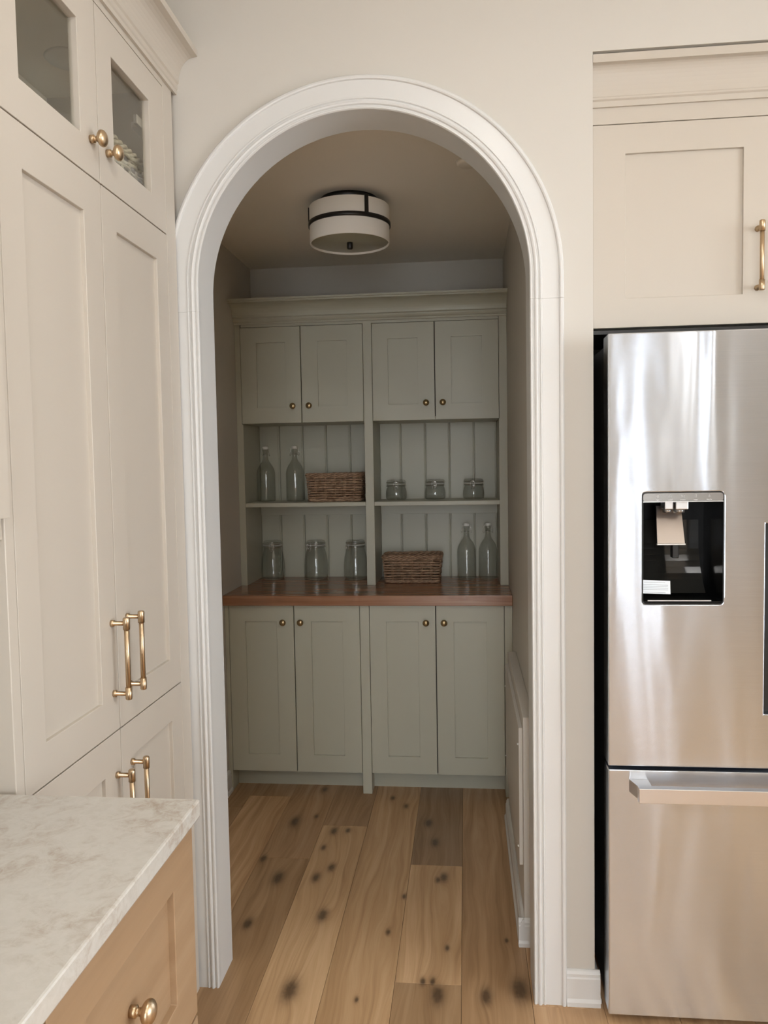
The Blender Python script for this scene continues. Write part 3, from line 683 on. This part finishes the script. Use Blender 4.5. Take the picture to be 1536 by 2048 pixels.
# ------------------------------------------------------------------ bottles, jars, baskets
def shell(outer, t):
    inner = [(max(r-t, 0) if r > t else 0, z) for r, z in outer]
    inn = [(max(r-t, .0), z) for r, z in outer if r > t]
    inn[0] = (inn[0][0], outer[0][1]+t*1.6)
    return [(0, outer[0][1])]+[p for p in outer if p[0] > 0]+inn[::-1]+[(0, outer[0][1]+t*1.6)]
def make_bottle():
    r = thing('swing_top_bottle', 'bottle', 'bottle', (0,0,0), 'clear swing-top bottles')
    out = [(.040,0),(.045,.002),(.0475,.008),(.0475,.138),(.0462,.152),(.042,.167),(.035,.181),(.027,.193),(.0195,.204),(.0155,.214),(.0138,.226),(.0132,.252),(.0145,.254),(.0158,.258),(.0158,.264),(.014,.266)]
    MB().lathe(shell(out, .0024), 40).build('glass_body', GLASS, r)
    MB().lathe([(0,.2662),(.0125,.2662),(.0145,.270),(.0145,.277),(.012,.281),(0,.282)], 20).build('stopper', CERAMIC, r)
    mb = MB()
    for sx in (-1, 1):
        mb.tube([(sx*.0155,0,.272),(sx*.019,.0,.268),(sx*.0225,.001,.252),(sx*.0255,.001,.238),(sx*.024,-.004,.233),(sx*.0165,-.004,.237)], .0011, 6)
    mb.tube([(.0142*math.cos(t), .0142*math.sin(t), .240) for t in [2*math.pi*k/20 for k in range(20)]], .0011, 6, closed=True)
    mb.build('wire_bail', WIRE, r)
    return r
def make_jar(out, lidr, zlid, zt, front):
    r = thing('clip_top_jar', 'jar', 'jar', (0,0,0))
    MB().lathe(shell(out, .0028), 40).build('glass_body', GLASS, r)
    MB().lathe([(0,zlid),(lidr-.004,zlid),(lidr,zlid+.003),(lidr,zlid+.010),(lidr-.004,zt-.003),(lidr-.012,zt),(lidr-.02,zt-.002),(0,zt-.003)], 40).build('lid', GLASS, r)
    MB().lathe([(lidr-.010,zlid-.0045),(lidr-.001,zlid-.0045),(lidr-.001,zlid-.0006),(lidr-.010,zlid-.0006)], 40, closed=True).build('rubber_seal', mat_seal, r)
    mb = MB()
    ring_ = lambda R_, z, t0=0, t1=360, k=40: [(R_*math.cos(math.radians(t0+(t1-t0)*i/k)), R_*math.sin(math.radians(t0+(t1-t0)*i/k)), z) for i in range(k+1)]
    mb.tube(ring_(lidr+.0015, zlid+.006, -90, 269)[:-1], .0014, 6, closed=True)
    mb.tube(ring_(out[-1][0]+.0035, zlid-.012, -90, 269)[:-1], .0012, 6, closed=True)
    # latch at the front (-Y): two bent arms and a cross wire
    for sx in (-1, 1):
        mb.tube([(sx*.0085,-lidr-.001,zlid+.012),(sx*.0095,-lidr-.004,zlid+.004),(sx*.012,-lidr-.005,zlid-.008),(sx*.010,-lidr-.003,zlid-.018),(sx*.006,-lidr-.002,zlid-.020)], .0012, 6)
        mb.tube([(sx*.007,-lidr-.003,zlid-.006),(sx*.008,-lidr-.006,zlid-.030)], .001, 6)
    mb.tube([(-.0085,-lidr-.001,zlid+.012),(.0085,-lidr-.001,zlid+.012)], .0012, 6); mb.tube([(-.008,-lidr-.006,zlid-.030),(.008,-lidr-.006,zlid-.030)], .001, 6)
    mb.tube([(-.006,-lidr-.002,zlid+.001),(.006,-lidr-.002,zlid+.001)], .0016, 6)
    mb.build('wire_clasp', WIRE, r)
    r.rotation_euler.z = front
    return r
mat_seal = mat('rubber_seal', (.55,.54,.50,1), .6)
def place(o, loc, rz, label, group):
    o.location = loc; o.rotation_euler.z = rz; o['label'] = label; o['group'] = group; return o
bt = make_bottle(); g = 'clear swing-top bottles'
ZS = 1.3181; ZW = .9141
spots = [((-.789,1.855,ZS), .9, 'clear swing-top glass bottle on the shelf, nearest the left side panel'),
         ((-.637,1.855,ZS), 0, 'clear swing-top glass bottle on the shelf, next to the wicker basket'),
         ((.232,1.86,ZW), 0, 'clear swing-top glass bottle on the worktop, nearer the basket'),
         ((.339,1.86,ZW), .15, 'clear swing-top glass bottle in the right corner of the worktop')]
for i, (loc, rz, lab) in enumerate(spots): place(bt if i == 0 else copy_tree(bt), loc, rz, lab, g)
bigp = [(.050,0),(.057,.002),(.061,.009),(.0625,.03),(.062,.07),(.059,.105),(.054,.130),(.0485,.148),(.0455,.157),(.0455,.163),(.0475,.166),(.0475,.172)]
jb = make_jar(bigp, .049, .178, .200, 0); g = 'tall clip-top jars on the worktop'
for i, (x, y, rz, lab) in enumerate([(-.769,1.878,.1,'tall empty clip-top jar on the worktop, leftmost of three'), (-.542,1.878,-.5,'tall empty clip-top jar on the worktop, middle of three'), (-.336,1.878,-.75,'tall empty clip-top jar on the worktop, beside the centre post')]):
    place(jb if i == 0 else copy_tree(jb), (x,y,ZW), rz, lab, g)
smp = [(.042,0),(.049,.002),(.0525,.009),(.0535,.028),(.0525,.043),(.049,.056),(.0455,.063),(.0455,.068),(.0475,.070),(.0475,.075)]
js_ = make_jar(smp, .049, .081, .101, 0); g = 'small clip-top jars on the shelf'
for i, (x, y, rz, lab) in enumerate([(-.119,1.86,.05,'small squat clip-top jar on the right shelf, nearest the centre post'), (.077,1.86,-.05,'small squat clip-top jar on the right shelf, middle of three'), (.270,1.86,-.1,'small squat clip-top jar on the right shelf, farthest right')]):
    place(js_ if i == 0 else copy_tree(js_), (x,y,ZS), rz, lab, g)

def rrect(w, d, r, t):
    """point and outward normal at arc length fraction t of a rounded rectangle, starting at the front middle"""
    segs = [('l', w-2*r), ('a', math.pi/2*r), ('l', d-2*r), ('a', math.pi/2*r)]*2
    per = sum(s_[1] for s_ in segs); s = (t % 1)*per
    # walk from the front-left straight, going +X along y=-d/2
    corners = [(w/2-r,-d/2+r,-90),(w/2-r,d/2-r,0),(-w/2+r,d/2-r,90),(-w/2+r,-d/2+r,180)]
    lines = [((-w/2+r,-d/2),(1,0),(0,-1)),((w/2,-d/2+r),(0,1),(1,0)),((w/2-r,d/2),(-1,0),(0,1)),((-w/2,d/2-r),(0,-1),(-1,0))]
    for i, (k, ln) in enumerate(segs):
        if s <= ln or i == 7:
            j = i//2
            if k == 'l': (px,py),(dx,dy),nn = lines[j]; return (px+dx*s, py+dy*s), nn
            cx, cy, a0 = corners[j]; a = math.radians(a0+90*s/ln if ln else a0); return (cx+r*math.cos(a), cy+r*math.sin(a)), (math.cos(a), math.sin(a))
        s -= ln
def make_basket(w, d, h, m, label, loc, rz, rows, taper=.88, rod=.0036):
    rnd = random.Random(int(w*1e4))
    b = thing('wicker_basket', label, 'basket', loc, None); b.rotation_euler.z = rz
    b['_b'] = (0,0,0)
    per = 2*(w+d); ns = 2*round(per/.052/2); SEG = ns*7
    weave = MB(); stakes = MB()
    sc = lambda z: taper+(1-taper)*min(1, z/h)
    z0, z1 = .010, h-.026
    for i in range(rows):
        z = z0+(z1-z0)*i/(rows-1); ph = math.pi*(i % 2); jz = [rnd.uniform(-1,1) for _ in range(4)]; path = []
        for k in range(SEG):
            t = k/SEG; (px,py),(nx,ny) = rrect(w*sc(z)-.012, d*sc(z)-.012, .018, t)
            o = .0042*math.cos(math.pi*ns*t+ph)
            zz = z+.0011*(jz[0]*math.sin(6.28*3*t+jz[1]*3)+jz[2]*math.sin(6.28*7*t+jz[3]*3))
            path.append((px+nx*o, py+ny*o, zz))
        weave.tube(path, rod*rnd.uniform(.85,1.05), 6, closed=True)
    for k in range(ns):
        for dt in (-.0042, .0042):
            t = (k+.5)/ns+dt/per; pts = []
            for z in (.004, h*.5, h-.012):
                (px,py),(nx,ny) = rrect(w*sc(z)-.012, d*sc(z)-.012, .018, t); pts.append((px,py,z))
            stakes.tube(pts, .0024, 5)
    weave.build('weave', m, b, kind='stuff'); stakes.build('stakes', m, b, kind='stuff')
    rim = MB()
    for zc, nst, A in ((h-.015, 4, .0075), (.009, 3, .005)):
        for q in range(nst):
            path = []
            for k in range(SEG):
                t = k/SEG; (px,py),(nx,ny) = rrect(w*sc(zc)-.012, d*sc(zc)-.012, .02, t)
                a = 2*math.pi*(q/nst)+2*math.pi*t*round(per/.13)
                path.append((px+nx*(A*.62*math.cos(a)), py+ny*(A*.62*math.cos(a)), zc+A*math.sin(a)+.001*math.sin(40*t+q)))
            rim.tube(path, rod*1.08, 6, closed=True)
    rim.build('rim', m, b, kind='stuff')
    lo = sc(0); MB().box(-w*lo/2+.009, w*lo/2-.009, -d*lo/2+.009, d*lo/2-.009, .001, .007).build('base', m, b)
    return b
make_basket(.288, .20, .146, WICK, 'dark brown wicker basket on the upper shelf beside the centre post', (-.412,1.79,ZS), 0, 10, .93, .0041)
make_basket(.300, .19, .142, WICK, 'brown wicker basket standing on the worktop right of the centre post', (-.036,1.79,ZW), 0, 9, .92, .0041)
make_basket(.24, .15, .185, WICKP, 'pale wicker basket behind the glass door of the tall cabinet', (-.660,-.220,2.1041), math.pi/2, 11, .9, .0045)
vs_ = MB().lathe([(0,0),(.04,0),(.062,.02),(.075,.08),(.068,.15),(.05,.195),(.03,.215),(.0,.22)], 32).build('vase', mat('dark_glaze', (.10,.085,.06,1), .35), None)
vs_.location = (-.74,-.455,2.1041); tag(vs_, 'dark rounded pot behind the left glass door of the tall cabinet', 'pot')

# tidy helper properties
for o in bpy.data.objects:
    if '_b' in o: del o['_b']
